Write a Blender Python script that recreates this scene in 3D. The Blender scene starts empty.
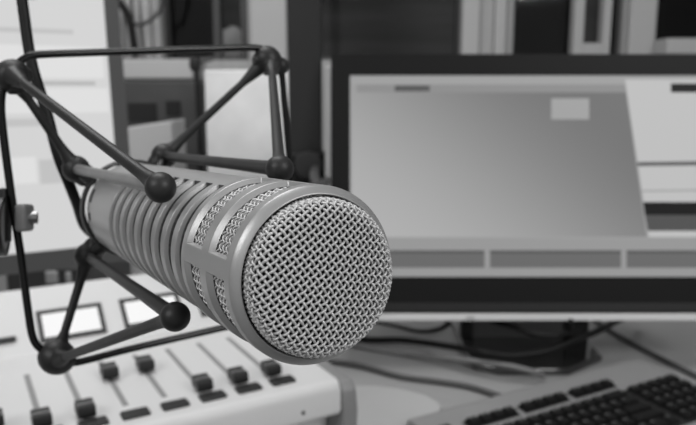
import bpy, bmesh, math, random
from mathutils import Vector, Matrix, Quaternion
random.seed(4)
S = bpy.context.scene
COL = S.collection
PI = math.pi
R = math.radians

# ------------------------------------------------------------------ camera frame (used to place things in the room)
PITCH = R(10)
CAM = Vector((0, 0, 1.16))
cs, sn = math.cos(PITCH), math.sin(PITCH)
CX, CY, CZ = Vector((1, 0, 0)), Vector((0, sn, cs)), Vector((0, cs, -sn))   # right, up, forward
F = 700.0
DESK = 0.74

def cam(x, y, z):            # millimetres right / up / ahead of the lens -> room metres
    return CAM + (CX * x + CY * y + CZ * z) * 0.001
def ray(px, py):
    return CX * ((px - 348) / F) + CY * ((212.5 - py) / F) + CZ
def on_z(px, py, z):
    d = ray(px, py); return CAM + d * ((z - CAM.z) / d.z)
def on_y(px, py, y):
    d = ray(px, py); return CAM + d * (y / d.y)
def on_plane(px, py, p, n):
    d = ray(px, py); return CAM + d * ((p - CAM).dot(n) / d.dot(n))

# ------------------------------------------------------------------ materials
def mat(name, v, rough=0.5, metal=0.0, spec=0.5, noise=0.0, nscale=8.0, bump=0.0, bscale=200.0, coat=0.0, stretch=None):
    m = bpy.data.materials.new(name); m.use_nodes = True
    nt = m.node_tree; b = nt.nodes['Principled BSDF']
    b.inputs['Base Color'].default_value = (v, v, v, 1)
    b.inputs['Roughness'].default_value = rough
    b.inputs['Metallic'].default_value = metal
    b.inputs['Specular IOR Level'].default_value = spec
    b.inputs['Coat Weight'].default_value = coat
    tc = nt.nodes.new('ShaderNodeTexCoord')
    src = tc.outputs['Object']
    if stretch:
        mp = nt.nodes.new('ShaderNodeMapping'); mp.inputs['Scale'].default_value = stretch
        nt.links.new(src, mp.inputs['Vector']); src = mp.outputs['Vector']
    if noise:
        n = nt.nodes.new('ShaderNodeTexNoise'); n.inputs['Scale'].default_value = nscale; n.inputs['Detail'].default_value = 4
        nt.links.new(src, n.inputs['Vector'])
        mr = nt.nodes.new('ShaderNodeMapRange')
        mr.inputs['From Min'].default_value = 0.25; mr.inputs['From Max'].default_value = 0.75
        mr.inputs['To Min'].default_value = max(0, v - noise); mr.inputs['To Max'].default_value = v + noise
        nt.links.new(n.outputs['Fac'], mr.inputs['Value'])
        cb = nt.nodes.new('ShaderNodeCombineColor')
        for k in range(3): nt.links.new(mr.outputs['Result'], cb.inputs[k])
        nt.links.new(cb.outputs['Color'], b.inputs['Base Color'])
    if bump:
        n2 = nt.nodes.new('ShaderNodeTexNoise'); n2.inputs['Scale'].default_value = bscale
        nt.links.new(src, n2.inputs['Vector'])
        bp = nt.nodes.new('ShaderNodeBump'); bp.inputs['Strength'].default_value = bump; bp.inputs['Distance'].default_value = 0.001
        nt.links.new(n2.outputs['Fac'], bp.inputs['Height']); nt.links.new(bp.outputs['Normal'], b.inputs['Normal'])
    return m

def glow(name, v, axis=None, v2=None, lo=0, hi=1):   # emission of a lit screen; axis: blended smoothly along it
    m = bpy.data.materials.new(name); m.use_nodes = True
    nt = m.node_tree; b = nt.nodes['Principled BSDF']
    b.inputs['Base Color'].default_value = (0.006, 0.006, 0.006, 1); b.inputs['Roughness'].default_value = 0.45; b.inputs['Specular IOR Level'].default_value = 0.12
    b.inputs['Emission Strength'].default_value = 1
    b.inputs['Emission Color'].default_value = (v, v, v, 1)
    if axis:
        tc = nt.nodes.new('ShaderNodeTexCoord')
        dp = nt.nodes.new('ShaderNodeVectorMath'); dp.operation = 'DOT_PRODUCT'; dp.inputs[1].default_value = axis
        nt.links.new(tc.outputs['Object'], dp.inputs[0])
        mr = nt.nodes.new('ShaderNodeMapRange'); mr.interpolation_type = 'SMOOTHSTEP'
        mr.inputs['From Min'].default_value = lo; mr.inputs['From Max'].default_value = hi
        mr.inputs['To Min'].default_value = v; mr.inputs['To Max'].default_value = v2
        nt.links.new(dp.outputs['Value'], mr.inputs['Value'])
        cb = nt.nodes.new('ShaderNodeCombineColor')
        for k in range(3): nt.links.new(mr.outputs['Result'], cb.inputs[k])
        nt.links.new(cb.outputs['Color'], b.inputs['Emission Color'])
    return m

def lin(s):      # display grey 0-255 -> linear
    s /= 255.0
    return s / 12.92 if s < 0.04045 else ((s + 0.055) / 1.055) ** 2.4

M = dict(
    mic=mat('satin_microphone_paint', 0.34, 0.36, 0.4, 0.5, noise=0.012, nscale=40, bump=0.04, bscale=900),
    wire=mat('grille_wire', 0.52, 0.4, 0.2, 0.5),
    foam=mat('dark_foam', 0.012, 0.95, 0, 0.1, bump=0.3, bscale=1500),
    slot=mat('dark_slot', 0.02, 0.6),
    gfloor=mat('screened_groove', 0.07, 0.6, 0.2, noise=0.05, nscale=900),
    rubber=mat('black_rubber', 0.019, 0.45, 0, 0.32, noise=0.006, nscale=60, bump=0.05, bscale=700),
    rubberg=mat('worn_grey_rubber', 0.16, 0.38, 0, 0.5, noise=0.03, nscale=60),
    steel=mat('dark_polished_steel', 0.035, 0.27, 1.0),
    bright=mat('bright_steel', 0.28, 0.35, 1.0),
    iron=mat('dark_cast_metal', 0.12, 0.4, 0.7),
    bezelg=mat('charcoal_plastic', 0.055, 0.5, 0, 0.3),
    trim=mat('pale_silver_trim', 0.62, 0.4, 0.1),
    neck=mat('grey_gloss_neck', 0.15, 0.3, 0, 0.5),
    footg=mat('polished_black_foot', 0.02, 0.12, 0, 0.9, coat=1.0),
    black=mat('black_plastic', 0.014, 0.42, 0, 0.4),
    blackg=mat('black_satin_plastic', 0.008, 0.5, 0, 0.15),
    arm=mat('black_painted_post', 0.011, 0.5, 0, 0.4),
    cable=mat('black_cable', 0.008, 0.5, 0, 0.2),
    cableg=mat('grey_cable', 0.05, 0.55),
    cablep=mat('pale_cable', 0.16, 0.55),
    console=mat('pale_console_paint', 0.56, 0.45, 0, 0.4, noise=0.02, nscale=3),
    consoled=mat('grey_console_cheek', 0.2, 0.5),
    track=mat('grey_fader_slot', 0.22, 0.6),
    cap=mat('black_fader_cap', 0.016, 0.45, 0, 0.3),
    capg=mat('grey_cap_line', 0.16, 0.4),
    silver=mat('silver_plastic', 0.34, 0.4, 0.3),
    deck=mat('silver_keyboard_case', 0.26, 0.45, 0.1, noise=0.01),
    key=mat('black_keys', 0.008, 0.5, 0, 0.2),
    legend=mat('key_legend', 0.09, 0.6),
    desk=mat('grey_laminate', 0.31, 0.42, 0, 0.4, noise=0.02, nscale=2.5),
    paper=mat('white_paper', 0.40, 0.8, 0, 0.2, noise=0.02, nscale=6),
    card=mat('white_card', 0.8, 0.8, 0, 0.2, noise=0.08, nscale=14),
    unit=mat('charcoal_cabinet', 0.05, 0.6, noise=0.01),
    recess=mat('black_recess', 0.008, 0.8),
    wall=mat('painted_wall', 0.42, 0.85, 0, 0.2, noise=0.02, nscale=3),
    frame=mat('window_paint', 0.40, 0.6, 0, 0.3, noise=0.03, nscale=4, stretch=(12, 1, 0.6)),
    dframe=mat('dark_window_sash', 0.05, 0.6),
    sill=mat('pale_sill', 0.46, 0.7),
    floor=mat('grey_carpet', 0.12, 0.95, 0, 0.1, noise=0.03, nscale=60),
    ceil=mat('ceiling_paint', 0.75, 0.9),
    siding=mat('dark_siding', 0.17, 0.8, 0, 0.2, noise=0.06, nscale=2.2, stretch=(0.6, 1, 6)),
    night=mat('dark_outbuilding', 0.01, 0.8, 0, 0.2, noise=0.012, nscale=3),
    curtain=mat('pale_curtain', 0.72, 0.9, 0, 0.2, noise=0.16, nscale=6, stretch=(9, 1, 1.2)),
)
def glass_mat():
    m = bpy.data.materials.new('window_glass'); m.use_nodes = True; nt = m.node_tree
    nt.nodes.clear()
    o = nt.nodes.new('ShaderNodeOutputMaterial'); mx = nt.nodes.new('ShaderNodeMixShader')
    t = nt.nodes.new('ShaderNodeBsdfTransparent'); t.inputs['Color'].default_value = (.8, .8, .8, 1)
    g = nt.nodes.new('ShaderNodeBsdfGlossy'); g.inputs['Roughness'].default_value = 0.05
    mx.inputs[0].default_value = 0.02
    nt.links.new(t.outputs[0], mx.inputs[1]); nt.links.new(g.outputs[0], mx.inputs[2]); nt.links.new(mx.outputs[0], o.inputs['Surface'])
    return m
M['glass'] = glass_mat()

# ------------------------------------------------------------------ object helpers
def link(name, bm, m, parent=None, smooth=False, mats=None, matrix=None):
    me = bpy.data.meshes.new(name)
    bmesh.ops.recalc_face_normals(bm, faces=bm.faces)
    bm.to_mesh(me); bm.free()
    for x in (mats or [m]): me.materials.append(x)
    if smooth:
        me.polygons.foreach_set('use_smooth', [True] * len(me.polygons))
    o = bpy.data.objects.new(name, me); COL.objects.link(o)
    if parent: o.parent = parent
    if matrix is not None: o.matrix_basis = matrix
    return o
def tag(o, label=None, cat=None, group=None, kind=None):
    if label: o['label'] = label
    if cat: o['category'] = cat
    if group: o['group'] = group
    if kind: o['kind'] = kind
    return o
def thing(name, label, cat, matrix=None, group=None):
    o = bpy.data.objects.new(name, None); COL.objects.link(o); o.empty_display_size = 0.02
    if matrix is not None: o.matrix_world = matrix
    return tag(o, label, cat, group)
def sharp(o, ang=35):
    me = o.data
    me.polygons.foreach_set('use_smooth', [True] * len(me.polygons))
    me.set_sharp_from_angle(angle=R(ang))
def bev(o, w, seg=2, ang=40):
    b = o.modifiers.new('edge', 'BEVEL'); b.width = w; b.segments = seg; b.limit_method = 'ANGLE'; b.angle_limit = R(ang)
    me = o.data; me.polygons.foreach_set('use_smooth', [True] * len(me.polygons))
    n = o.modifiers.new('shade', 'WEIGHTED_NORMAL'); n.keep_sharp = True
    return o
def add_box(bm, lo, hi, mtx=None, mi=0):
    x0, y0, z0 = lo; x1, y1, z1 = hi
    vs = [Vector(p) for p in ((x0, y0, z0), (x1, y0, z0), (x1, y1, z0), (x0, y1, z0), (x0, y0, z1), (x1, y0, z1), (x1, y1, z1), (x0, y1, z1))]
    if mtx is not None: vs = [mtx @ v for v in vs]
    v = [bm.verts.new(p) for p in vs]
    for f in ((0, 3, 2, 1), (4, 5, 6, 7), (0, 1, 5, 4), (1, 2, 6, 5), (2, 3, 7, 6), (3, 0, 4, 7)):
        bm.faces.new([v[i] for i in f]).material_index = mi
def box(name, lo, hi, m, parent=None, bevel=0.0, matrix=None, mtx=None):
    bm = bmesh.new(); add_box(bm, lo, hi, mtx)
    o = link(name, bm, m, parent, matrix=matrix)
    if bevel: bev(o, bevel)
    return o
def frame_at(d):            # two vectors perpendicular to d
    d = d.normalized(); a = Vector((0, 0, 1)) if abs(d.z) < 0.9 else Vector((1, 0, 0))
    x = d.cross(a).normalized(); return x, d.cross(x)
def add_tube(bm, pts, rad, n=12, caps=True, mi=0, squash=None):
    pts = [Vector(p) for p in pts]
    rr = list(rad) if isinstance(rad, (list, tuple)) else [rad] * len(pts)
    if len(rr) != len(pts):
        q = [i * (len(rr) - 1) / (len(pts) - 1) for i in range(len(pts))]
        rr = [rr[int(t)] + (rr[min(int(t) + 1, len(rr) - 1)] - rr[int(t)]) * (t - int(t)) for t in q]
    x = None; rings = []
    for i, p in enumerate(pts):
        d = (pts[min(i + 1, len(pts) - 1)] - pts[max(i - 1, 0)]).normalized()
        if x is None: x, y = frame_at(d)
        else:
            x = (x - d * x.dot(d)).normalized(); y = d.cross(x)
        rings.append([bm.verts.new(p + (x * math.cos(2 * PI * k / n) + y * math.sin(2 * PI * k / n)) * rr[i]) for k in range(n)])
    for a, b in zip(rings, rings[1:]):
        for k in range(n):
            bm.faces.new((a[k], a[(k + 1) % n], b[(k + 1) % n], b[k])).material_index = mi
    if caps:
        bm.faces.new(rings[0][::-1]).material_index = mi; bm.faces.new(rings[-1]).material_index = mi
def spline(pts, per=8):     # Catmull-Rom through the points
    P = [Vector(p) for p in pts]; P = [P[0] * 2 - P[1]] + P + [P[-1] * 2 - P[-2]]
    out = []
    for i in range(1, len(P) - 2):
        for k in range(per):
            t = k / per; a, b, c, d = P[i - 1:i + 3]
            out.append(0.5 * ((2 * b) + (c - a) * t + (2 * a - 5 * b + 4 * c - d) * t * t + (3 * b - a - 3 * c + d) * t ** 3))
    out.append(P[-2]); return out
def rounded(pts, r, seg=6):     # polyline with its corners rounded off
    P = [Vector(p) for p in pts]; out = [P[0]]
    for i in range(1, len(P) - 1):
        a = (P[i - 1] - P[i]); b = (P[i + 1] - P[i])
        k = min(r, a.length * .45, b.length * .45)
        p0 = P[i] + a.normalized() * k; p1 = P[i] + b.normalized() * k
        for s in range(seg + 1):
            t = s / seg; out.append(p0 * (1 - t) ** 2 + P[i] * 2 * t * (1 - t) + p1 * t * t)
    out.append(P[-1]); return out
def tube(name, pts, rad, m, parent=None, n=12, per=0):
    bm = bmesh.new(); add_tube(bm, spline(pts, per) if per else pts, rad, n)
    o = link(name, bm, m, parent); sharp(o, 50); return o
def add_lathe(bm, prof, n=48, mtx=None, close=False, mi=0):   # prof: (radius, z)
    rings = []
    for r, z in prof:
        if r < 1e-7:
            p = Vector((0, 0, z)); rings.append([bm.verts.new(mtx @ p if mtx is not None else p)])
        else:
            ring = []
            for k in range(n):
                p = Vector((r * math.cos(2 * PI * k / n), r * math.sin(2 * PI * k / n), z))
                ring.append(bm.verts.new(mtx @ p if mtx is not None else p))
            rings.append(ring)
    prs = list(zip(rings, rings[1:])) + ([(rings[-1], rings[0])] if close else [])
    for a, b in prs:
        for k in range(n):
            if len(a) == 1 and len(b) == 1: continue
            if len(a) == 1: f = (a[0], b[(k + 1) % n], b[k])
            elif len(b) == 1: f = (a[k], a[(k + 1) % n], b[0])
            else: f = (a[k], a[(k + 1) % n], b[(k + 1) % n], b[k])
            bm.faces.new(f).material_index = mi
def lathe(name, prof, m, parent=None, n=48, mtx=None, close=False, ang=35):
    bm = bmesh.new(); add_lathe(bm, prof, n, mtx, close)
    o = link(name, bm, m, parent); sharp(o, ang); return o
def axis_mtx(p, d):         # z of the result along d, standing at p
    d = d.normalized(); x, y = frame_at(d)
    return Matrix(((x.x, y.x, d.x, p.x), (x.y, y.y, d.y, p.y), (x.z, y.z, d.z, p.z), (0, 0, 0, 1)))
def basis(p, x, y, z):
    return Matrix(((x.x, y.x, z.x, p.x), (x.y, y.y, z.y, p.y), (x.z, y.z, z.z, p.z), (0, 0, 0, 1)))
def add_prism(bm, pts, d, mi=0):    # polygon pts swept by vector d
    a = [bm.verts.new(p) for p in pts]; b = [bm.verts.new(Vector(p) + d) for p in pts]
    n = len(a)
    bm.faces.new(a[::-1]).material_index = mi; bm.faces.new(b).material_index = mi
    for k in range(n): bm.faces.new((a[k], a[(k + 1) % n], b[(k + 1) % n], b[k])).material_index = mi

# ------------------------------------------------------------------ the microphone
mm = 0.001
MP = Vector((-10.329, -18.874, 211.27)); MU = Vector((0.50613513, -0.09410269, -0.85730503))
MA = MU.cross(Vector((0, 1, 0))).normalized(); MB = -MU.cross(MA)
tow = lambda v: CX * v.x + CY * v.y + CZ * v.z
mic_m = basis(cam(*MP), tow(-MA), tow(MB), tow(MU))          # local: z towards the front, y up; metres
mic = thing('microphone', 'large grey broadcast microphone with woven wire grille and ribbed barrel', 'microphone', mic_m)
def mp(az, r, L):           # azimuth from the top towards the left, radius mm, distance mm behind the head ring
    return Vector((r * math.sin(az), r * math.cos(az), -L)) * mm

RH = 27.4
# head shell: a tube with two rows of four openings, each opening chamfered inward
NAZ = 180
def surf_grid(name, azs, Ls, rad, m, skip=None, wrap=True):
    bm = bmesh.new(); G = [[bm.verts.new(mp(a, rad(a, L), L)) for a in azs] for L in Ls]
    n = len(azs)
    for i in range(len(Ls) - 1):
        for k in range(n if wrap else n - 1):
            if skip and skip(i, k): continue
            bm.faces.new((G[i][k], G[i][(k + 1) % n], G[i + 1][(k + 1) % n], G[i + 1][k]))
    return bm
def build_head():
    bm = bmesh.new()
    C0 = R(-4.5); HW = R(6.2)
    outer = {}
    step = R(2)
    # azimuth lines: struts and openings on a regular set of lines
    azs = []
    for q in range(4):
        c = C0 + q * PI / 2
        a0, a1 = c - HW, c + HW; b1 = c + PI / 2 - HW
        for k in range(6): azs.append((a0 + (a1 - a0) * k / 6, 's'))
        for k in range(36): azs.append((a1 + (b1 - a1) * k / 36, 'o'))
    n = len(azs)
    rows = [(-2.4, 24.5), (-3.3, 24.55), (-3.45, 24.9), (-2.5, 26.1), (-1.4, 27.15), (-0.9, RH), (3.2, RH), (18.6, RH), (24.6, RH), (40, RH), (43.6, RH), (44.8, 26.9), (45.2, 25.6)]
    hole = {6: True, 8: True}
    G = [[bm.verts.new(mp(a, r, L)) for a, _ in azs] for L, r in rows]
    inner = [[None] * n for _ in rows]
    for i in range(len(rows) - 1):
        for k in range(n):
            if i in hole and azs[k][1] == 'o': continue
            bm.faces.new((G[i][k], G[i][(k + 1) % n], G[i + 1][(k + 1) % n], G[i + 1][k]))
    # chamfered walls of the openings (outer edge -> inner edge, smaller and deeper)
    for i in hole:
        L0, L1 = rows[i][0], rows[i + 1][0]
        for q in range(4):
            ks = [q * 42 + 6 + j for j in range(37)]
            m_in = 1.7; da = R(1.8); rin = 25.7
            a_first = azs[ks[0]][0]; a_last = azs[ks[-1] % n][0] + (2 * PI if ks[-1] >= n else 0)
            top, bot = [], []
            for j in range(37):
                a = a_first + da + (a_last - a_first - 2 * da) * j / 36
                top.append(bm.verts.new(mp(a, rin, L0 + .4))); bot.append(bm.verts.new(mp(a, rin, L1 - m_in)))
            for j in range(36):
                k0, k1 = ks[j] % n, ks[j + 1] % n
                bm.faces.new((G[i][k0], G[i][k1], top[j + 1], top[j]))
                bm.faces.new((G[i + 1][k1], G[i + 1][k0], bot[j], bot[j + 1]))
            bm.faces.new((G[i][ks[0] % n], top[0], bot[0], G[i + 1][ks[0] % n]))
            bm.faces.new((G[i][ks[36] % n], G[i + 1][ks[36] % n], bot[36], top[36]))
    o = link('head_shell', bm, M['mic'], mic); sharp(o, 24)
    b = o.modifiers.new('edge', 'BEVEL'); b.width = 0.00045; b.segments = 2; b.limit_method = 'ANGLE'; b.angle_limit = R(26)
    return o
build_head()

# front grille: plain-woven wire cloth pressed over a shallow dome with a rounded shoulder
PITCHW = 1.75; WR = 0.4
def dome(rho):              # distance along the cloth from the centre -> radius, distance ahead (L negative = ahead)
    Rs = 110.0; r1 = 19.3; fr = 4.8; top = -11.7
    s1 = Rs * math.asin(r1 / Rs); t1 = math.asin(r1 / Rs)
    if rho <= s1:
        a = rho / Rs; return Rs * math.sin(a), top + Rs * (1 - math.cos(a)), a
    arc = fr * (PI / 2 - t1)
    c_r = r1 - fr * math.sin(t1); c_l = top + Rs * (1 - math.cos(t1)) + fr * math.cos(t1)
    if rho <= s1 + arc:
        a = t1 + (rho - s1) / fr; return c_r + fr * math.sin(a), c_l - fr * math.cos(a), a
    return c_r + fr, c_l + (rho - s1 - arc), PI / 2
RHOMAX = 29.6
def cloth_point(x, y, off):
    rho = math.hypot(x, y); r, L, a = dome(rho)
    az = math.atan2(x, y)
    return mp(az, r + off * math.sin(a), L - off * math.cos(a))
def weave(bm, point, lines, ang, n=6, rad=WR):
    ca, sa = math.cos(ang), math.sin(ang)
    for fam in (0, 1):
        for j, c, s0, s1 in lines:
            N = max(2, int((s1 - s0) / (PITCHW / 4)))
            pts = []
            for k in range(N + 1):
                s = s0 + (s1 - s0) * k / N
                ph = (-1) ** j * math.cos(PI * s / PITCHW) * (1 if fam == 0 else -1)
                u, v = (s, c) if fam == 0 else (c, s)
                pts.append(point(u * ca - v * sa, u * sa + v * ca, ph * WR * 0.95))
            add_tube(bm, pts, rad * mm, n, caps=False)
bm = bmesh.new()
lines = []
nl = int(RHOMAX / PITCHW)
for j in range(-nl, nl + 1):
    c = j * PITCHW; h = math.sqrt(max(0, RHOMAX ** 2 - c * c))
    if h > 1: lines.append((j, c, -h, h))
weave(bm, cloth_point, lines, R(53))
o = link('front_grille', bm, M['wire'], mic, smooth=True); tag(o, 'woven wire grille over the front of the microphone')
# the wire cloth behind the side openings
bm = bmesh.new()
RC = 25.0; circ = 2 * PI * RC; nh = round(circ / (2.0 * math.sqrt(2))); ph_p = circ / nh / math.sqrt(2)
for fam in (0, 1):
    for j in range(nh):
        pts = []; N = 92
        for k in range(N + 1):
            L = -2 + 46.5 * k / N
            s = j * circ / nh + (L if fam == 0 else -L)
            ph = math.cos(PI * (L * math.sqrt(2)) / ph_p + (0 if fam == 0 else PI))
            pts.append(mp(s / RC, RC + ph * .36, L))
        add_tube(bm, pts, .33 * mm, 5, caps=False)
link('side_grille', bm, M['wire'], mic, smooth=True)
# dark foam behind the cloth
lathe('foam_core', [(0, 0.0097), (0.016, 0.0084), (0.0192, 0.0066), (0.0212, 0.0044), (0.0216, 0.001), (0.0216, -0.001), (0.0216, -0.043), (0.0, -0.044)], M['foam'], mic, 64)
# barrel with ribs: a long smooth spine on top and below, grooves cut round both sides
GL = [48.8 + 13.4 * k for k in range(9)]
GWID = 7.2; RB = 26.7
def build_barrel():
    Ls = [44.9]
    for g in GL: Ls += [g - GWID / 2 - .5, g - GWID / 2, g - GWID / 2 + 0.3, g, g + GWID / 2 - 0.3, g + GWID / 2, g + GWID / 2 + .5]
    Ls = [45.0] + [L for L in Ls if L > 45.2]
    Ls += [167, 175, 190, 205, 219, 223.5, 226.5, 228]
    azs = []
    edges = [R(26), R(154), R(206), R(334)]
    a = 0
    base = [R(2) * k for k in range(180)]
    azs = sorted([x for x in base if min(abs(x - e) for e in edges) > R(1.9)] + [e for e in edges] + [R(27.6), R(152.4), R(207.6), R(332.4)])
    def rad(az, L):
        r = RB
        if L > 167: r = RB - 0.25
        for L0, rr in ((219, 26.3), (223.5, 25.5), (226.5, 24.0), (228, 21.8)):
            if L >= L0: r = rr
        azd = math.degrees(az) % 360
        side = 27 < azd < 153 or 207 < azd < 333
        if side and L < 166:
            for g in GL:
                d = abs(L - g)
                if d < GWID / 2 - 0.1: return RB - 4.2
                if d < GWID / 2 + 0.2: return RB - 1.5
        return r
    bm = surf_grid('barrel', azs, Ls, rad, M['mic'])
    for f in bm.faces:
        if any(math.hypot(v.co.x, v.co.y) < (RB - 3) * mm for v in f.verts) and min(v.co.z for v in f.verts) > -.170 and max(v.co.z for v in f.verts) < -.0452: f.material_index = 1  # dark screen on the groove floors; lower walls coloured dark for the shade inside
    o = link('barrel', bm, None, mic, mats=[M['mic'], M['gfloor']]); sharp(o, 38)
    b = o.modifiers.new('edge', 'BEVEL'); b.width = 0.0004; b.segments = 2; b.limit_method = 'ANGLE'; b.angle_limit = R(50)
build_barrel()
bm = bmesh.new()           # end face and the connector
add_lathe(bm, [(0.0, -0.227), (0.0216, -0.2275), (0.0205, -0.2298), (0.0, -0.2298)], 48)
link('end_cap', bm, M['iron'], mic); 
lathe('connector', [(0, -0.227), (0.0093, -0.227), (0.0093, -0.240), (0.0085, -0.262), (0.0048, -0.268), (0.0036, -0.284), (0, -0.284)], M['black'], mic, 24)
for a0, l0, l1 in ((R(72), 209.5, 213.5), (R(97), 209.5, 213)):      # two dark slots near the end of the barrel
    bm = bmesh.new(); hw = R(8 if l1 == 213.5 else 4.5)
    k = 10; G = [[bm.verts.new(mp(a0 - hw + 2 * hw * i / k, 26.75, L)) for i in range(k + 1)] for L in (l0, l1)]
    H = [[bm.verts.new(mp(a0 - hw + 2 * hw * i / k, 25.4, L)) for i in range(k + 1)] for L in (l0, l1)]
    for i in range(k):
        bm.faces.new((G[0][i], G[0][i + 1], G[1][i + 1], G[1][i])); bm.faces.new((H[0][i], H[0][i + 1], H[1][i + 1], H[1][i]))
        for s in (0, 1): bm.faces.new((G[s][i], G[s][i + 1], H[s][i + 1], H[s][i]))
    for i in (0, k): bm.faces.new((G[0][i], G[1][i], H[1][i], H[0][i]))
    link('slot', bm, M['slot'], mic)

# ------------------------------------------------------------------ the shock mount round it
SF, SR, RR = 70.6, 238.0, 36.04
PH = 6.9007
def axpt(L): return MP - MU * L
MB0 = MU.cross(MA)          # the other perpendicular of the mount
def spoke(k, r, L):
    t = PH + k * PI / 2; d = (MA * math.cos(t) + MB0 * math.sin(t)) * -1
    return axpt(L) + d * r
PC = Vector((-178, 70, 367)) * 0.5 + Vector((-33, -53, 466)) * 0.5   # the outer frame lies in a plane across the microphone's axis
def on_frame(px, py):
    d = Vector(((px - 348) / F, (212.5 - py) / F, 1)); return d * (PC.dot(MU) / d.dot(MU))
K = [on_frame(12.5, 76), on_frame(267.5, 60), on_frame(306, 311), on_frame(57, 357)]
w2 = lambda v: cam(v.x, v.y, v.z)
mount = thing('shock_mount', 'black rubber and steel spider shock mount holding the grey microphone', 'microphone mount', Matrix.Translation(w2(axpt(150))))
MINV = mount.matrix_world.inverted()
lm = lambda v: MINV @ w2(v)      # camera millimetres -> the mount's own space
outline = [(150, 50.6), (215, 48.6), (246, 47.6), (262, 49), (274, 55.5), (281, 69), (285, 110), (289.5, 160), (296, 230), (303.5, 295), (300, 309), (285, 314), (220, 328.5), (130, 349), (75, 362.5), (56, 359), (42, 350), (33, 338), (28, 310), (20, 250), (12, 200), (4, 140), (1, 108), (3, 88), (10, 74), (18, 64), (25, 58.5), (34, 55.2), (50, 54), (90, 52.6)]
wp = [lm(on_frame(*p)) for p in outline]
loop = spline([wp[-1]] + wp + [wp[0]], 6)[6:-6]
bm = bmesh.new()
pts = loop; n = 14
def add_loop(bm, pts, rad, n):
    N = len(pts); x = None; rings = []
    nrm = (pts[N // 3] - pts[0]).cross(pts[2 * N // 3] - pts[0]).normalized()
    for i in range(N):
        d = (pts[(i + 1) % N] - pts[i - 1]).normalized(); x = nrm; y = d.cross(x).normalized()
        rings.append([bm.verts.new(pts[i] + (x * math.cos(2 * PI * k / n) + y * math.sin(2 * PI * k / n)) * rad) for k in range(n)])
    for i in range(N):
        a, b = rings[i], rings[(i + 1) % N]
        for k in range(n): bm.faces.new((a[k], a[(k + 1) % n], b[(k + 1) % n], b[k]))
add_loop(bm, pts[:-1] if (pts[0] - pts[-1]).length < 1e-5 else pts, 0.0021, n)
tag(link('wire_frame', bm, M['steel'], mount, smooth=True), 'polished steel wire outer frame')

def organic(name, shapes, m, parent, voxel=0.0006):
    bm = bmesh.new()
    for f in shapes: f(bm)
    o = link(name, bm, m, parent)
    r = o.modifiers.new('skin', 'REMESH'); r.mode = 'VOXEL'; r.voxel_size = voxel; r.use_smooth_shade = True
    s = o.modifiers.new('soft', 'SMOOTH'); s.factor = 0.5; s.iterations = 5
    return o
def ball_shape(p, r, ax=None, sq=1.0):
    def f(bm):
        mt = Matrix.Translation(p)
        if ax is not None:
            mt = axis_mtx(p, ax) @ Matrix.Diagonal((1, 1, sq, 1))
        bmesh.ops.create_icosphere(bm, subdivisions=3, radius=r, matrix=mt)
    return f
def limb(a, b, r0, r1, fl0=0, fl1=0, flare=9):       # tapered arm that swells into what it meets at each end
    a, b = Vector(a), Vector(b); Ln = (b - a).length
    def f(bm):
        N = 40; P, rr = [], []
        for k in range(N + 1):
            t = k / N; s = t * Ln * 1000
            r = r0 + (r1 - r0) * t
            r += fl0 * math.exp(-(s / flare) ** 2) + fl1 * math.exp(-((Ln * 1000 - s) / flare) ** 2)
            P.append(a.lerp(b, t)); rr.append(r * mm)
        add_tube(bm, P, rr, 14)
    return f
def unp(px, py, z): return Vector(((px - 348) / F * z, (212.5 - py) / F * z, z))
FE = {k: spoke(k, RR, SF) for k in range(4)}; RE = {k: spoke(k, RR, SR) for k in range(4)}
for k, q in {0: (160.6, 187.4), 1: (279.6, 169), 3: (175.3, 316.6)}.items(): FE[k] = unp(*q, FE[k].z)
for k, q in {0: (76, 169), 1: (164, 156), 3: (88, 256)}.items(): RE[k] = unp(*q, RE[k].z)
order = [0, 1, 2, 3]
for k in range(4):
    c = lm(K[k]); f_ = lm(FE[k]); r_ = lm(RE[k])
    out = (c - lm(axpt(226.5))).normalized()
    a0_ = lm(on_frame(271.5, 64)) if k == 1 else c + out * .002
    grp = [ball_shape(c, 0.0104 if k == 3 else 0.0092, out, 0.95), limb(a0_, a0_.lerp(f_, 0.13), 6.6, 2.6), limb(c, c.lerp(r_, 0.26), 5.6, 2.3),
           ball_shape(c.lerp(a0_, .7), 0.0074)] + ([ball_shape(lm(on_frame(280, 66)), 0.0058)] if k == 1 else [])
    tdir = [(K[(k + 1) % 4] - K[k]).normalized(), (K[k - 1] - K[k]).normalized()]
    for t in tdir: grp.append(limb(c, lm(K[k] + t * 9.5), 6.2, 3.2))
    organic('corner_boot', grp, M['rubber'], mount)
    # front arm ends in a round stud
    studax = (f_ - lm(axpt(SF))).normalized()
    fa_ = f_
    organic('front_arm', [limb(a0_, fa_, 2.5, 2.6, 0, 1.6, 9), ball_shape(f_, 0.0058, None)], M['rubber'], mount)
    organic('rear_arm', [limb(c, r_, 2.3, 2.7, 0, 2.6, 9), ball_shape(r_, 0.0078, None), ball_shape(r_.lerp(lm(axpt(SR)), .16), 0.0066)], M['rubber'], mount)
    # bar along the microphone between the two ends, and the pad that presses on the barrel
    tube('side_bar', [r_, r_.lerp(f_, .25), r_.lerp(f_, .5), r_.lerp(f_, .75), f_], [0.0029, 0.0027, 0.0027, 0.0028, 0.0031],
         M['rubberg'] if k == 0 else M['rubber'], mount, 16)  # first bar is a lighter grey than the other three
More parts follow.
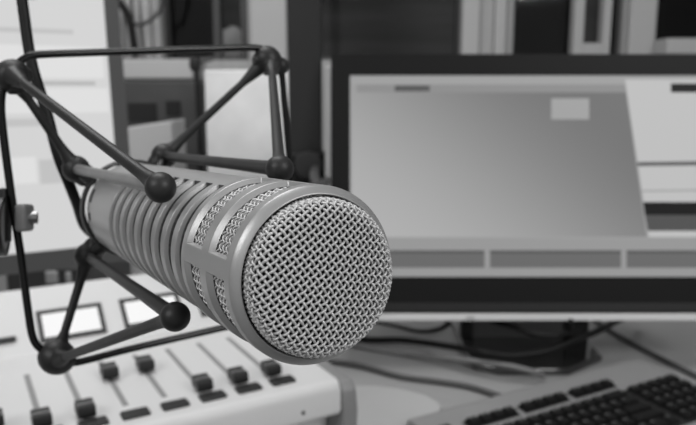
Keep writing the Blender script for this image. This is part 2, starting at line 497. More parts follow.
# rear ring holding the end of the barrel
rc = lm(axpt(225.5)); rm = axis_mtx(rc, tow(MU))
bm = bmesh.new()
add_lathe(bm, [(0.0267, -0.0045), (0.0276, -0.0050), (0.0284, -0.003), (0.0284, 0.0028), (0.0278, 0.0038), (0.0268, 0.0038)], 64, rm, close=True)
o = link('rear_ring', bm, M['rubber'], mount); sharp(o, 50)
for k in range(4):
    bm = bmesh.new()
    add_tube(bm, spline([lm(spoke(k, 26.5, 228)), lm(spoke(k, 31, 232)), lm(RE[k])], 6), [0.0036] * 13, 12)
    link('ring_lug', bm, M['rubber'], mount, smooth=True)
# ------------------------------------------------------------------ boom arm with the swivel that grips the wire frame
swv = on_frame(14, 218); sw = w2(swv)
ex = tow((MA)).normalized()                     # across the frame, into it
hdir = (CX * 0.96 + CY * 0.02 + CZ * 0.28).normalized()
post_p = Vector((on_z(306, 300, DESK).x, 1.13, DESK))
post_x = on_y(306, 120, 1.13).x
boom = thing('boom_arm', 'black square boom post between white box and wide monitor, its swivel gripping the shock mount', 'boom arm', Matrix.Translation(Vector((post_x, 1.13, DESK + .0005))))
BI = boom.matrix_world.inverted(); bl = lambda v: BI @ v
box('base', (-.045, -.05, 0), (.036, .09, .022), M['arm'], boom, 0.004)
hw = 0.0256
box('post', (-hw, -hw, .022), (hw, hw, 0.96), M['arm'], boom, 0.003)
zc_ = on_y(306, 166, 1.105).z - DESK
bm = bmesh.new()
add_box(bm, (-.031, -.033, zc_ - .030), (.030, .033, zc_ + .022)); o = link('collar', bm, M['blackg'], boom); bev(o, .008, 3)
bm = bmesh.new()
kn = axis_mtx(Vector((.006, -.033, zc_ + .004)), Vector((0, -1, 0)))
add_lathe(bm, [(0, 0), (.012, 0), (.012, .010), (.020, .012), (.022, .018), (.020, .024), (0, .026)], 20, kn)
o = link('clamp_knob', bm, M['black'], boom); sharp(o)
tube('clamp_lever', [(.018, -.030, zc_ - .002), (.017, -.10, zc_ - .004), (.026, -.15, zc_ - .016), (.040, -.165, zc_ - .004)], [.006, .007, .008, .005], M['iron'], boom, 12, 4)
elbow = Vector((post_x, 1.13, DESK + 0.955))
fore = Vector((-0.330, 0.30, 1.52))
tube('upper_arm', [bl(elbow), bl(fore)], .016, M['arm'], boom, 16)
lathe('elbow_joint', [(0, -.032), (.028, -.032), (.030, -.028), (.030, .028), (.028, .032), (0, .032)], M['iron'], boom, 28, axis_mtx(bl(elbow), Vector((.94, -.34, 0))))
lathe('wrist_joint', [(0, -.024), (.022, -.024), (.022, .024), (0, .024)], M['iron'], boom, 28, axis_mtx(bl(fore), Vector((.94, -.34, 0))))
sw_l = sw - hdir * 0.030
ml = lambda v: MINV @ v
tube('drop_tube', rounded([bl(fore), bl(sw_l - hdir * .07 + Vector((0, 0, .02))), bl(sw_l - hdir * .035), bl(sw_l - hdir * .0125)], .02), .0075, M['arm'], boom, 14)
bm = bmesh.new(); add_lathe(bm, [(0, -.010), (.011, -.010), (.0115, .003), (.0095, .012), (0, .012)], 24, axis_mtx(ml(sw_l), hdir)); o = link('swivel', bm, M['black'], mount); sharp(o)
wc = w2(on_frame(4, 226)) - CZ * .002
bm = bmesh.new(); add_lathe(bm, [(0, -.0015), (.0125, -.0015), (.0128, -.0009), (.0128, .0012), (0, .0012)], 40, axis_mtx(ml(wc), hdir)); o = link('washer', bm, M['consoled'], mount); sharp(o)
bm = bmesh.new(); add_lathe(bm, [(.0129, -.0022), (.0155, -.0022), (.0155, .0018), (.0129, .0018)], 40, axis_mtx(ml(wc), hdir), close=True); o = link('washer_rim', bm, M['black'], mount); sharp(o)
bm = bmesh.new(); add_box(bm, (-.004, -.013, -.0062), (.004, .016, -.0024), basis(ml(sw), CZ, CY, hdir)); o = link('clamp_plate', bm, M['black'], mount); bev(o, .0012, 2)
bm = bmesh.new(); add_box(bm, (-.0058, -.0074, .0022), (.0058, .0074, .0080), basis(ml(sw), CZ, CY, hdir)); o = link('clamp_block', bm, M['rubberg'], mount); bev(o, .0018, 3)
bm = bmesh.new(); add_lathe(bm, [(0, .006), (.0027, .006), (.0027, .0092), (.0034, .0092), (.0034, .0116), (0, .0120)], 8, axis_mtx(ml(sw), hdir)); o = link('bolt', bm, M['bright'], mount); sharp(o)

# the microphone's own cable, looping from its end up to the boom
cp = [w2(axpt(285)), w2(axpt(299)), w2(unp(104, 236, 462)), w2(unp(86, 228, 444)), w2(unp(77, 204, 424)), w2(unp(68.5, 182, 411)), w2(unp(58, 155, 406)), w2(unp(46.5, 112, 404)),
      w2(unp(31, 60, 404)), w2(unp(22, 0, 404)), w2(unp(12, -65, 402)), fore + Vector((.012, .012, -.022))]
tag(tube('microphone_cable', cp, 0.0031, M['cable'], None, 14, 8), 'black microphone cable rising behind the shock mount past the left screen', 'cable')

# ------------------------------------------------------------------ the mixing console
YAW = R(29.9)
ux, uy = Vector((math.cos(YAW), math.sin(YAW), 0)), Vector((-math.sin(YAW), math.cos(YAW), 0)); uz = Vector((0, 0, 1))
CO = Vector((-.298745, .551232, 1.16 - .287288)); P_ = 0.036
def topz(y): return CO.z - 0.0077 * y
con_m = basis(Vector((CO.x, CO.y, DESK)), ux, uy, uz)
con = thing('mixing_console', 'pale mixing console with black faders under the microphone', 'mixing console', con_m)
ZT = CO.z - DESK
X0, X1 = -0.30, 8.55 * P_
bm = bmesh.new()            # body seen from its side: foot, front lip, flat fader panel, sloping meter bridge
YB = 0.178; BS = R(40); BL = .086
prof = [(-.020, .012), (-.022, ZT - .040), (-.050, ZT - .036), (-.052, ZT - .030), (-.0515, ZT - .010), (-.047, ZT - .0018), (-.041, ZT), (YB, ZT), (YB + BL * math.cos(BS), ZT + BL * math.sin(BS)), (YB + (BL + .01) * math.cos(BS), ZT + BL * math.sin(BS) + .001), (YB + .15, ZT + .02), (YB + .15, .012)]
add_prism(bm, [Vector((X0, y, z)) for y, z in prof], Vector((X1 - X0, 0, 0)))
o = link('body', bm, M['console'], con); bev(o, .003, 3, 30)
for x0, x1 in ((X1, X1 + .017), (X0 - .017, X0)):
    bm = bmesh.new()
    pr = [(-.050, .0), (-.056, ZT - .032), (-.052, ZT - .010), (-.044, ZT - .003), (YB, ZT - .003), (YB + (BL - .005) * math.cos(BS), ZT + (BL - .005) * math.sin(BS) - .004), (YB + .155, ZT + .015), (YB + .155, 0)]
    add_prism(bm, [Vector((x0, y, z)) for y, z in pr], Vector((x1 - x0, 0, 0)))
    o = link('end_cheek', bm, M['consoled'], con); bev(o, .003, 2, 30)
SL = .1214
cap_y = {-1: .035, 0: .002, 1: .012, 2: .036, 3: .107, 4: .111, 5: .030, 6: .030, 7: .034, -2: .05}
def at_px_cap(i, px, py):
    p = con_m.inverted() @ on_z(px, py, CO.z + .010); return p.y
for i, q in {1: (41.4, 416), 2: (82.8, 407), 3: (104, 370), 4: (139, 363), 5: (196.6, 382), 6: (231, 375), 7: (264.5, 367.5)}.items(): cap_y[i] = at_px_cap(i, *q)
cap_y[0] = at_px_cap(0, 2, 416)
for i in range(-3, 8):
    x = i * P_
    bm = bmesh.new(); add_box(bm, (x - .0026, -.001, ZT - .001), (x + .0026, SL, ZT + .0006))
    link('fader_slot', bm, M['track'], con)
    y = cap_y.get(i, .04)
    bm = bmesh.new()
    pr = [(-.0095, .0), (-.0105, .005), (-.0085, .0115), (-.003, .0095), (.003, .0095), (.0085, .0115), (.0105, .005), (.0095, 0)]
    add_prism(bm, [Vector((x - .0078, y + a, ZT + .003 + b)) for a, b in pr], Vector((.0156, 0, 0)))
    add_box(bm, (x - .0015, y - .004, ZT), (x + .0015, y + .004, ZT + .004))
    c = link('fader_cap', bm, M['cap'], con); bev(c, .0012, 2, 30)
    bm = bmesh.new(); add_box(bm, (x - .0076, y - .0012, ZT + .0120), (x + .0076, y + .0012, ZT + .0133)); link('cap_line', bm, M['capg'], c)
    bm = bmesh.new(); add_box(bm, (x + .0033 - .0125, -.0315, ZT - .001), (x + .0033 + .0125, -.0165, ZT + .0035))
    c = link('channel_button', bm, M['cap'], con); bev(c, .0022, 2)
# meters on the sloping bridge
bn = Vector((0, -math.sin(BS), math.cos(BS))); bu = Vector((0, math.cos(BS), math.sin(BS)))
bp0 = Vector((0, YB, ZT))
def on_bridge(px, py):
    n_w = con_m.to_3x3() @ bn; p_w = con_m @ bp0
    l = con_m.inverted() @ on_plane(px, py, p_w, n_w)
    return l.x, (l - bp0).dot(bu)
g_met = glow('lit_meter', lin(246))
mets = []
for q in (((36, 316), (107, 332)), ((119, 303), (192, 322))):
    (xa, va), (xb, vb) = on_bridge(*q[0]), on_bridge(*q[1])
    mets.append((xa, xb))
vlo, vhi = on_bridge(74, 338)[1], on_bridge(74, 307)[1]
w0 = mets[0][1] - mets[0][0]
gap = mets[1][0] - mets[0][1]
for xa in (mets[0][0], mets[0][0] + w0 + gap, mets[0][0] + 2 * (w0 + gap)):
    xb = xa + w0
    mt = basis(bp0, Vector((1, 0, 0)), bu, bn)
    bm = bmesh.new(); e = .005
    for lo, hi in (((xa, vlo, -.001), (xb, vlo + e, .0025)), ((xa, vhi - e, -.001), (xb, vhi, .0025)), ((xa, vlo + e, -.001), (xa + e, vhi - e, .0025)), ((xb - e, vlo + e, -.001), (xb, vhi - e, .0025))):
        add_box(bm, lo, hi, mt)
    f_ = link('meter', bm, M['black'], con)
    bm = bmesh.new(); add_box(bm, (xa + e, vlo + e, -.001), (xb - e, vhi - e, .0012), mt); link('meter_face', bm, g_met, f_)
q = con_m.inverted() @ on_plane(303, 413, con_m @ Vector((0, -.051, 0)), uy)
lathe('screw', [(0, 0), (.0035, 0), (.0035, .0012), (0, .0016)], M['slot'], con, 16, axis_mtx(Vector((q.x, -.0505, q.z)), Vector((0, -1, 0))))
l = on_bridge(6, 341)
bm = bmesh.new(); add_box(bm, (l[0] - .010, l[1] - .003, -.001), (l[0] + .010, l[1] + .003, .004), basis(bp0, Vector((1, 0, 0)), bu, bn))
bev(link('small_switch', bm, M['cap'], con), .001)

# ------------------------------------------------------------------ desk
desk = thing('desk', 'wide grey laminate desk carrying the screens, console and keyboard', 'desk', Matrix.Translation((0, 1.2, 0)))
box('desktop', (-1.5, -.95, DESK - .03), (1.5, .85, DESK), M['desk'], desk, .003)
for x in (-1.42, 1.42):
    for y in (-.88, .78): box('leg', (x - .03, y - .03, 0), (x + .03, y + .03, DESK - .03), M['iron'], desk, .003)

# ------------------------------------------------------------------ screens
def screen_mesh(bm, poly, off, mi):
    bm.faces.new([bm.verts.new((x, y, off)) for x, y in poly]).material_index = mi
# wide monitor, square to the lens; local x right, y up, z towards the viewer; millimetre coordinates from its bezel
ZM = 1050.0; k_ = ZM / F
mo = cam(0, 0, ZM)
mon_m = basis(mo, CX, CY, -CZ)
mon = thing('computer_monitor', 'wide black-framed monitor lit with pale program windows on a dark foot', 'monitor', mon_m)
sx = lambda px: (px - 348) * k_ * mm
sy = lambda py: (212.5 - py) * k_ * mm
xl, xr = 350, 709; yt, yb = 75, 277
bm = bmesh.new()
TH = .030
for lo, hi in (((sx(331), sy(yt), -TH), (sx(xr + 19), sy(54), 0)), ((sx(331), sy(313), -TH), (sx(xr + 19), sy(yb), 0)), ((sx(331), sy(yb), -TH), (sx(xl), sy(yt), 0)), ((sx(xr), sy(yb), -TH), (sx(xr + 19), sy(yt), 0))):
    add_box(bm, lo, hi)
o = link('bezel', bm, M['blackg'], mon)
box('lower_band', (sx(331.5), sy(312), -.001), (sx(xr + 18.5), sy(303), .0015), M['black'], mon, .0006)
box('rear_shell', (sx(324.5), sy(319.5), -.060), (sx(xr + 25), sy(64), -.006), M['silver'], mon, .006)
o = box('trim_strip', (sx(326), sy(320.5), -.008), (sx(xr + 24), sy(313.5), .002), M['trim'], mon, .001); tag(o, 'silver strip under the dark lower frame')
gm = [glow('desktop_bar', lin(158)), glow('program_window', lin(113), (-0.62, -0.78, 0), lin(175), -.37, .02), glow('white_page', lin(189)), glow('grey_bar', lin(86)), glow('dark_bar', lin(18)),  # the large grey panel grows brighter towards its lower left
      glow('toolbar', lin(140)), glow('grey_tile', lin(160)), glow('taskbar', lin(150)), glow('photo_on_page', lin(80)), glow('task_button', lin(104))]
bm = bmesh.new()
def q4(x0, y0, x1, y1, lv, mi): screen_mesh(bm, [(sx(x0), sy(y1)), (sx(x1), sy(y1)), (sx(x1), sy(y0)), (sx(x0), sy(y0))], -.004 + lv * .00015, mi)
def qp(pts, lv, mi): screen_mesh(bm, [(sx(x), sy(y)) for x, y in pts], -.004 + lv * .00015, mi)
q4(xl, yt, xr, yb, 0, 0)
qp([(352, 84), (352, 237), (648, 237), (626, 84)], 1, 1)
qp([(357, 84), (357, 92), (627, 92), (625.5, 84)], 2, 5)
qp([(395, 85), (395, 91), (430, 91), (430, 85)], 3, 3)
q4(552, 98, 590, 119, 2, 6)
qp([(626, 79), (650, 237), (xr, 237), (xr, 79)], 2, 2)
q4(672, 83, xr, 92, 3, 4)
qp([(638, 162), (639, 166), (xr, 165), (xr, 161)], 3, 3)
qp([(642, 190), (642.5, 192), (xr, 191), (xr, 189)], 3, 6)
qp([(644, 202), (646, 215), (xr, 215), (xr, 202)], 3, 4)
qp([(646, 215), (649, 231), (xr, 231), (xr, 215)], 3, 8)
q4(xl, 238, xr, 277, 1, 7)
for a, b in ((380, 485), (490.5, 622), (627.5, xr)): q4(a, 250.5, b, 268, 2, 9); q4(a, 250.5, b, 253.5, 3, 3)
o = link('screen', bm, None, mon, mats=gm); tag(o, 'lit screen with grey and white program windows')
o = box('power_button', (sx(466), sy(320.5), 0), (sx(474), sy(315.5), .0045), M['paper'], mon, .001)
# its foot, standing on the desk
st_m = Matrix.Translation(Vector((sx(543), 1.09, DESK)))
MI = mon_m.inverted()
def mon_box(name, lo, hi, m, bevel=.004):
    bm = bmesh.new(); add_box(bm, lo, hi, MI @ st_m); return bev(link(name, bm, m, mon), bevel)
bm = bmesh.new()
fo = [(-.110, .14), (-.104, -.085), (-.07, -.108), (.035, -.108), (.104, -.055), (.110, .14)]
T = MI @ st_m
V = lambda x, y, z: bm.verts.new(T @ Vector((x, y, z)))
add_prism(bm, [T @ Vector((x, y, .0005)) for x, y in fo], T.to_3x3() @ Vector((0, 0, .0115)))
bev(link('stand_foot', bm, M['footg'], mon), .003)
mon_box('stand_leg', (-.104, .02, .0115), (-.084, .045, .14), M['black']); mon_box('stand_leg', (.068, .02, .0115), (.108, .045, .14), M['black'])
mon_box('stand_neck', (-.086, .028, .0115), (.072, .044, .22), M['neck'], .001); mon_box('stand_plate', (-.108, .020, .13), (.112, .05, .22), M['black'])

# second screen at the left, turned with the desk and leaning back
TL = R(5)
nrm = Vector((math.sin(YAW), -math.cos(YAW), 0)); up2 = (uz * math.cos(TL) - nrm * math.sin(TL)).normalized(); out2 = ux.cross(up2).normalized()
br = CAM + ray(122.5, 243) * 0.98
m2_m = basis(br, ux, up2, out2)
mon2 = thing('left_monitor', 'bright second monitor behind the shock mount, its dark frame edge seen beside the cable', 'monitor', m2_m)
mon2.name = 'flat_screen'
W2_, H2_ = .50, .34
bz, bzb = .019, .026
bm = bmesh.new()
for lo, hi in (((-W2_ - bz, H2_, -.03), (bz, H2_ + bz, 0)), ((-W2_ - bz, -bzb, -.03), (bz, 0, 0)), ((-W2_ - bz, 0, -.03), (-W2_, H2_, 0)), ((0, 0, -.03), (bz, H2_, 0))): add_box(bm, lo, hi)
link('bezel', bm, M['bezelg'], mon2)
box('rear_shell', (-W2_ - bz + .01, -bzb + .01, -.05), (bz - .01, H2_ + bz - .01, -.025), M['black'], mon2, .005)
g2 = [glow('bright_page', lin(210)), glow('page_strip', lin(192)), glow('page_field', lin(222)), glow('page_rule', lin(178)), glow('page_grey', lin(200))]
bm = bmesh.new()
def p2(px, py):
    l = m2_m.inverted() @ on_plane(px, py, br, out2); return min(0, max(-W2_, l.x)), min(H2_, max(0, l.y))
def q2(x0, y0, x1, y1, lv, mi):
    a, b = p2(x0, y0), p2(x1, y1)
    screen_mesh(bm, [(a[0], b[1]), (b[0], b[1]), (b[0], a[1]), (a[0], a[1])], -.004 + lv * .00015, mi)
screen_mesh(bm, [(-W2_, 0), (0, 0), (0, H2_), (-W2_, H2_)], -.004, 0)
q2(-60, 24, 74, 34, 1, 1); q2(-60, 33, 58, 38, 2, 0)
q2(-60, 42, 105, 78, 1, 2); q2(42, 81, 96, 85, 2, 3); q2(-60, 88, 110, 112, 1, 2); q2(4, 119, 44, 126, 2, 1)
q2(-40, 160, 38, 183, 2, 2); q2(39, 160, 62, 183, 2, 1)
o = link('screen', bm, None, mon2, mats=g2); tag(o, 'bright lit screen with faint page rules')
# its stand
T2 = m2_m.inverted()
cx2 = m2_m @ Vector((-W2_ / 2, .05, -.05))
bm = bmesh.new(); add_tube(bm, [T2 @ (cx2 + nrm * .012), T2 @ (Vector((cx2.x, cx2.y, DESK + .012)) - nrm * .03)], .02, 16); link('stand', bm, M['black'], mon2, smooth=True)
bm = bmesh.new(); add_lathe(bm, [(0, 0), (.10, 0), (.10, .008), (.03, .016), (0, .016)], 32, T2 @ Matrix.Translation(Vector((cx2.x, cx2.y, DESK + .0006)) - nrm * .03)); o = link('stand_base', bm, M['black'], mon2); sharp(o)

# ------------------------------------------------------------------ keyboard
KY = R(29); ku, kn_ = Vector((math.cos(KY), math.sin(KY), 0)), Vector((-math.sin(KY), math.cos(KY), 0))
kb_m = basis(Vector((0, 0, DESK)), ku, kn_, uz)
org = ku * .67 + kn_ * .58
kb_m = basis(Vector((org.x - .005, org.y - .002, DESK + .0005)), ku, kn_, uz)
kb = thing('keyboard', 'silver keyboard with black keys lying askew on the grey desk', 'keyboard', kb_m)
bm = bmesh.new()
add_prism(bm, [Vector((-.205, y, z)) for y, z in ((-.115, 0), (-.115, .007), (.086, .016), (.098, .013), (.100, 0))], Vector((.42, 0, 0)))
bev(link('case', bm, M['deck'], kb), .003, 3, 30)
def kz(y): return .007 + (y + .115) * .009 / .201
KEYS = []
def keyrow(u0, y0, w, d=.0165):
    u = u0
    for ww in w:
        KEYS.append((u, u + ww - .0022, y0 - d, y0)); u += ww
p = .019
for g in (.696, .608, .520): keyrow(g - .67, .053, [p] * 4, .0155)
keyrow(.478 - .67, .053, [p], .0155)
y = .022
keyrow(-.195, y, [p] * 13 + [.0385]); keyrow(-.195, y - p, [.0285] + [p] * 12 + [.0285]); keyrow(-.195, y - 2 * p, [.033] + [p] * 11 + [.0435])
keyrow(-.195, y - 3 * p, [.043] + [p] * 10 + [.0525]); keyrow(-.195, y - 4 * p, [.0285, p, .0285, .117, .0285, p, .0285, p])
for r_ in range(5): keyrow(.104, y - r_ * p, [p] * 5)
bm = bmesh.new(); add_box(bm, (-.198, -.076, .0115), (.202, .0245, kz(-.03) + .0018)); 
bm.free()
bm = bmesh.new()
for (u0, u1, ya, yb_) in ((-.198, .202, -.0755, .0240), (.0235, .1035, .0355, .0550), (-.0645, .0155, .0355, .0550), (-.1525, -.0725, .0355, .0550), (-.1945, -.1715, .0355, .0550)):
    vs = [bm.verts.new((u, yy, kz(yy) + .0006)) for u, yy in ((u0, ya), (u1, ya), (u1, yb_), (u0, yb_))]; bm.faces.new(vs)
link('key_well', bm, M['recess'], kb)
for i, (a, b, c, d) in enumerate(KEYS):
    bm = bmesh.new(); z0 = kz((c + d) / 2)
    s = .0022
    lo = [bm.verts.new((x, y_, kz(y_) + .0008)) for x, y_ in ((a, c), (b, c), (b, d), (a, d))]
    hi = [bm.verts.new((x, y_, kz(y_) + .0075)) for x, y_ in ((a + s, c + s * .8), (b - s, c + s * .8), (b - s, d - s), (a + s, d - s))]
    bm.faces.new(lo[::-1]); bm.faces.new(hi)
    for k in range(4): bm.faces.new((lo[k], lo[(k + 1) % 4], hi[(k + 1) % 4], hi[k]))
    if b - a < .03:         # the pale legend printed on the key
        for (ox, oy, w_, h_) in ((.0045, .0095, .0028, .0035), (.0085, .0095, .0018, .0035)):
            vs = [bm.verts.new((a + ox + dx, c + oy + dy, kz(c + oy + dy) + .00765)) for dx, dy in ((0, 0), (w_, 0), (w_, h_), (0, h_))]
            bm.faces.new(vs).material_index = 1
    me_o = link('key', bm, None, kb, mats=[M['key'], M['legend']])

# ------------------------------------------------------------------ cables and a pale glow sheet on the desk
def floor_cable(name, pxs, r, m, label, group=None, lift=None):
    pts = []
    for i, q in enumerate(pxs):
        h = r + .0006 + (q[2] if len(q) > 2 else 0)
        pts.append(on_z(q[0], q[1], DESK + h))
    return tag(tube(name, pts, r, m, None, 10, 8), label, 'cable', group)
floor_cable('power_cable', [(346, 337), (372, 340, .001), (402, 340, .004), (440, 345, .014), (465, 349, .028), (485, 352.5, .036), (512, 355.5, .032), (545, 351, .036), (575, 340, .045), (600, 330, .045), (617, 321, .034), (632, 316, .02)], .0052, M['cable'], 'thick black cable crossing the desk under the wide monitor')
floor_cable('signal_cable', [(322, 360), (360, 366), (400, 376.5), (440, 382), (470, 387), (502, 397)], .0042, M['cableg'], 'grey cable running from the console towards the keyboard')
floor_cable('lead', [(374, 321), (398, 326), (420, 331), (440, 328), (452, 318)], .0034, M['cableg'], 'thin grey lead curving beside the microphone grille under the monitor')
floor_cable('lead', [(492, 321, .06), (515, 327, .06), (535, 334, .06), (555, 336, .06), (568, 331, .06), (571, 321, .08)], .0045, M['cable'], 'dark lead hanging in a loop inside the monitor foot')
floor_cable('pale_lead', [(352, 345), (400, 353, .002), (440, 357, .012), (475, 361, .020), (510, 366, .020), (532, 371.5, .014), (543, 375.5, .003)], .0042, M['cablep'], 'pale lead lying over the left side of the monitor foot')
floor_cable('keyboard_cable', [(592, 318), (612, 332), (635, 345), (660, 358), (690, 373), (720, 388)], .0042, M['cableg'], 'grey cable running along the far right side of the keyboard')
bm = bmesh.new()
pp = [on_z(*q, DESK + .001) for q in ((338, 387), (372, 387), (400, 390), (424, 396), (437, 403), (441, 409), (436, 418), (404, 440), (345, 470))]
bm.faces.new([bm.verts.new(v) for v in pp])
bm2 = bmesh.new(); add_prism(bm2, [v for v in pp], Vector((0, 0, .002))); bm.free()
tag(link('paper_sheet', bm2, M['paper']), 'white paper sheet on the desk between console and keyboard', 'paper')  # pale sheet laid in place of a soft glow on the desk

# ------------------------------------------------------------------ things at the back of the desk
def yrect(px0, py0, px1, py1, Y): 
    a, b = on_y(px0, py0, Y), on_y(px1, py1, Y); return a.x, b.x, b.z, a.z
a, b, zl, zh = yrect(204, 70, 292, 160, 1.5)
o = box('white_box', (a, 1.5, DESK), (b, 1.62, zh), M['card'], None, .003); tag(o, 'tall white cardboard box standing behind the microphone beside the black post', 'box')
a, b, zl, zh = yrect(112, 81, 203, 150, 1.72)
rack = thing('equipment_cabinet', 'low charcoal cabinet with dark slots under the pale window ledge', 'cabinet', Matrix.Translation(Vector(((a + b) / 2, 1.85, DESK))))
hw_ = (b - a) / 2
box('carcass', (-hw_, -.13, 0), (hw_, .14, zh - DESK), M['unit'], rack, .004)
for q in ((128, 103, 157, 121), (166, 101, 181, 115)):
    xa, xb, za, zb = yrect(*q, 1.72); box('slot', (xa - (a + b) / 2, -.134, za - DESK), (xb - (a + b) / 2, -.128, zb - DESK), M['recess'], rack)
a, b, zl, zh = yrect(125, 121, 173, 150, 1.45)
bm = bmesh.new(); add_prism(bm, [Vector((a, 1.45, DESK)), Vector((b, 1.45, DESK)), Vector((b, 1.45, zh)), Vector((a, 1.45, zh - .014))], Vector((0, .12, 0)))
o = link('grey_carton', bm, M['sill']); o.name = 'carton'; bev(o, .003); tag(o, 'plain pale grey carton in front of the charcoal cabinet', 'box')
# small dark clip lamp on a stalk
p = on_y(195, 64, 1.66)
lampo = thing('clip_lamp', 'small dark knob-headed lamp on a thin stalk above the charcoal cabinet', 'lamp', Matrix.Translation(Vector((p.x, 1.66, DESK))))
h = p.z - DESK
lathe('head', [(0, -.018), (.011, -.014), (.014, 0), (.011, .014), (0, .018)], M['black'], lampo, 20, Matrix.Translation((0, 0, h)))
tube('stalk', [(0, 0, .006), (.006, 0, h * .5), (.003, 0, h - .012)], .0065, M['black'], lampo, 10, 6)
tube('bracket', [(0, 0, h + .004), (.02, 0, h + .007), (.04, 0, h + .012)], .005, M['cableg'], lampo, 10, 4)
lathe('foot', [(0, 0), (.035, 0), (.035, .006), (.01, .01), (0, .01)], M['black'], lampo, 20)
# low black unit below the left screen
c1, c2 = on_y(-30, 268, 1.2), on_y(92, 268, 1.2)
uni = thing('audio_unit', 'low dark audio unit with pale buttons behind the console', 'audio unit', Matrix.Translation(Vector(((c1.x + c2.x) / 2, 1.3, DESK))))
hh = c1.z - DESK; hw_ = (c2.x - c1.x) / 2
box('case', (-hw_, -.10, 0), (hw_, .12, hh), M['unit'], uni, .004)
for q in ((46, 271, 59, 283), (-6, 274, 9, 292), (66, 272, 72, 282)):
    xa, xb, za, zb = yrect(*q, 1.2); box('button', (xa - (c1.x + c2.x) / 2, -.106, za - DESK), (xb - (c1.x + c2.x) / 2, -.099, zb - DESK), M['sill'], uni, .002)

# ------------------------------------------------------------------ the room
YW = 2.4
def struct(o): o['kind'] = 'structure'; return o
struct(box('floor', (-2.6, -1.6, -.05), (2.8, 3.6, 0), M['floor']))
struct(box('ceiling', (-2.6, -1.6, 2.6), (2.8, YW + .12, 2.65), M['ceil']))
struct(box('wall_left', (-2.6, -1.6, 0), (-2.5, YW + .12, 2.6), M['wall']))
struct(box('wall_right', (2.7, -1.6, 0), (2.8, YW + .12, 2.6), M['wall']))
X = lambda px: on_y(px, 30, YW).x
zs = on_y(348, 60, YW).z
bm = bmesh.new()
ZTOP = 2.2
wins = [(163, 215.2), (215.2, 248), (318, 461), (513, 623), (656, 800)]
edges = [-2.5] + [v for w in wins for v in (X(w[0]), X(w[1]))] + [2.7]
add_box(bm, (-2.5, YW, 0), (2.7, YW + .1, zs)); add_box(bm, (-2.5, YW, ZTOP), (2.7, YW + .1, 2.6))
for i in range(0, len(edges), 2):
    if edges[i + 1] - edges[i] > .002: add_box(bm, (edges[i], YW, zs), (edges[i + 1], YW + .1, ZTOP))
struct(link('wall_back', bm, M['frame']))
def window(n, x0, x1, sash, extra=(), ybot=None):
    w = bpy.data.objects.new('window_%d' % n, None); COL.objects.link(w); w.location = ((x0 + x1) / 2, YW, zs); w['kind'] = 'structure'
    c = (x0 + x1) / 2; hw_ = (x1 - x0) / 2; H = ZTOP - zs; t = .012
    bm = bmesh.new()
    for lo, hi in (((-hw_, .03, 0), (hw_, .08, t)), ((-hw_, .03, H - t), (hw_, .08, H)), ((-hw_, .03, t), (-hw_ + t, .08, H - t)), ((hw_ - t, .03, t), (hw_, .08, H - t))): add_box(bm, lo, hi)
    link('window_frame', bm, M[sash], w)
    for (a, b, m_, y0, y1, z0) in extra:
        box('mullion', (a - c, y0, z0), (b - c, y1, H - t), M[m_], w, .002)
    box('pane', (-hw_ + t, .055, t), (hw_ - t, .059, H - t), M['glass'], w)
    return w
window(1, X(163), X(215.2), 'dframe')
window(2, X(215.2), X(248), 'dframe', [(X(240), X(248), 'dframe', .02, .05, .0)])
window(3, X(318), X(461), 'dframe')
w4 = window(4, X(513), X(623), 'dframe', [(X(574), X(584), 'sill', .0, .05, .0), (X(603), X(611), 'sill', 0, .05, 0)])
c4 = (X(513) + X(623)) / 2
box('sash_rail', (X(584) - c4, .0, 0), (X(603) - c4, .05, on_y(590, 43, YW).z - zs), M['sill'], w4, .002)
window(5, X(656), X(800), 'dframe')
# ribs of the trim between windows
for i, (a, b, m_) in enumerate(((461, 478, 'sill'), (478, 493, 'frame'), (493, 504, 'sill'), (626, 652, 'sill'), (252, 287, 'sill'))):
    struct(box('trim_%d' % (i + 1), (X(a), YW - (.03 if m_ == 'sill' else .012), zs - .06), (X(b), YW, ZTOP), M[m_], None, .004))
a = on_y(656, 38, YW - .1); 
struct(box('trim_6', (X(652), YW - .12, on_y(670, 54, YW - .12).z), (2.4, YW, on_y(670, 38, YW - .12).z), M['sill'], None, .004))
a, b = on_y(60, 60, YW - .2), on_y(202, 79, YW - .2)
struct(box('trim_7', (-2.4, YW - .2, b.z), (X(204), YW, on_y(60, 59, YW - .2).z), M['sill'], None, .006))
# curtain with a lead hanging in front of it
bm = bmesh.new()
x0, x1 = X(100), X(164); N = 60
zb_ = on_y(140, 59, YW - .05).z
rows = []
for z in (zb_, ZTOP):
    rows.append([bm.verts.new((x0 + (x1 - x0) * i / N, YW - .045 + .018 * math.sin(i * .75) + .008 * math.sin(i * 1.7), z)) for i in range(N + 1)])
for i in range(N): bm.faces.new((rows[0][i], rows[0][i + 1], rows[1][i + 1], rows[1][i]))
o = link('curtain', bm, M['curtain'], smooth=True); s = o.modifiers.new('cloth', 'SOLIDIFY'); s.thickness = .004
tag(o, 'pale hanging curtain at the window beside the left screen', 'curtain')
hp = [on_y(*q, YW - .12) for q in ((110, -22), (117, 0), (124, 8), (130, 22), (134, 44), (136, 57))]
tag(tube('hanging_cable', hp, .012, M['cable'], None, 10, 6), 'thick black cable hanging in front of the pale curtain', 'cable')
hp = [on_y(*q, YW - .11) for q in ((130, 24), (142, 24), (152, 19), (160, 10), (164, -8), (165, -20))]
tag(tube('hanging_cable', hp, .006, M['cableg'], None, 10, 6), 'thin grey cable swagged across the pale curtain', 'cable')
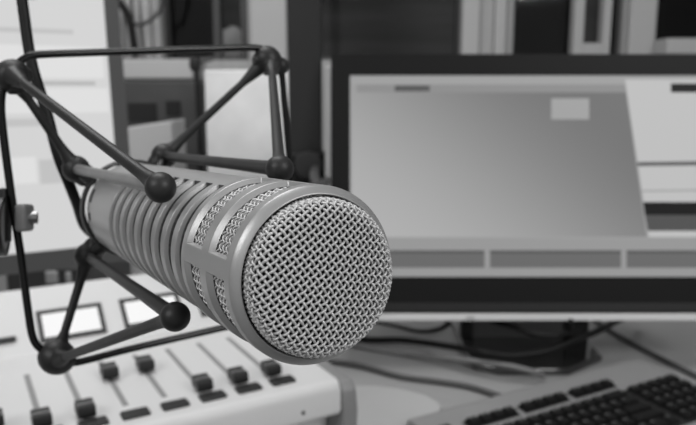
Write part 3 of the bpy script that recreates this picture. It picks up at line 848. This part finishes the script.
# what stands outside the windows
struct(box('exterior', (-1.2, 3.3, 0), (2.6, 3.4, 2.7), M['siding']))
a, b = on_y(205, 0, 2.9), on_y(330, 0, 2.9)
pt = on_y(231, 40, 2.7)
bm = bmesh.new(); bmesh.ops.create_icosphere(bm, subdivisions=3, radius=.10, matrix=Matrix.Translation((pt.x, 2.75, pt.z - .02)) @ Matrix.Diagonal((.55, .6, .75, 1)))
for v in bm.verts: v.co += Vector((random.uniform(-1, 1), random.uniform(-1, 1), random.uniform(-1, 1))) * .006
add_box(bm, (pt.x - .012, 2.74, 0), (pt.x + .012, 2.76, pt.z - .05))
tag(link('bush', bm, M['card'], smooth=True), 'pale rounded bush seen through the narrow window', 'plant')
for i, (p0, p1) in enumerate(((512, 575), (655, 760), (150, 214))):
    q0, q1 = on_y(p0, 30, 3.1).x, on_y(p1, 30, 3.1).x
    o = struct(box('exterior', (q0, 3.1, 0), (q1, 3.28, 2.6), M['night']))

# ------------------------------------------------------------------ light
w = bpy.data.worlds.new('world'); S.world = w; w.use_nodes = True
bg = w.node_tree.nodes['Background']; bg.inputs['Color'].default_value = (1, 1, 1, 1); bg.inputs['Strength'].default_value = 0.36
def area(name, loc, target, size, power, sy=None):
    l = bpy.data.lights.new(name, 'AREA'); l.energy = power; l.size = size
    if sy: l.shape = 'RECTANGLE'; l.size_y = sy
    o = bpy.data.objects.new(name, l); COL.objects.link(o); o.location = loc
    o.rotation_euler = (Vector(target) - Vector(loc)).to_track_quat('-Z', 'Y').to_euler(); return o
area('ceiling_light', (-.5, 1.0, 2.5), (-.4, 1.1, 0), 1.4, 20, .7)
area('window_daylight', (-1.3, -.9, 2.35), (-.1, .4, 1.05), .9, 22)  # added front fill, left behind the camera; no window built there
area('side_daylight', (1.5, -.9, 2.3), (0, .4, 1.05), .9, 27)  # added front fill from the right, behind the camera

# ------------------------------------------------------------------ camera and view
cd = bpy.data.cameras.new('camera'); co = bpy.data.objects.new('camera', cd); COL.objects.link(co)
co.matrix_world = basis(CAM, CX, CY, -CZ)
cd.sensor_width = 36; cd.lens = F / 696 * 36; cd.clip_start = .01
cd.dof.use_dof = True; cd.dof.focus_distance = .222; cd.dof.aperture_fstop = 17
S.camera = co
S.view_settings.view_transform = 'Standard'; S.view_settings.look = 'None'; S.view_settings.exposure = 0; S.view_settings.gamma = 1
S.view_settings.use_curve_mapping = False
S.cycles.use_denoising = True
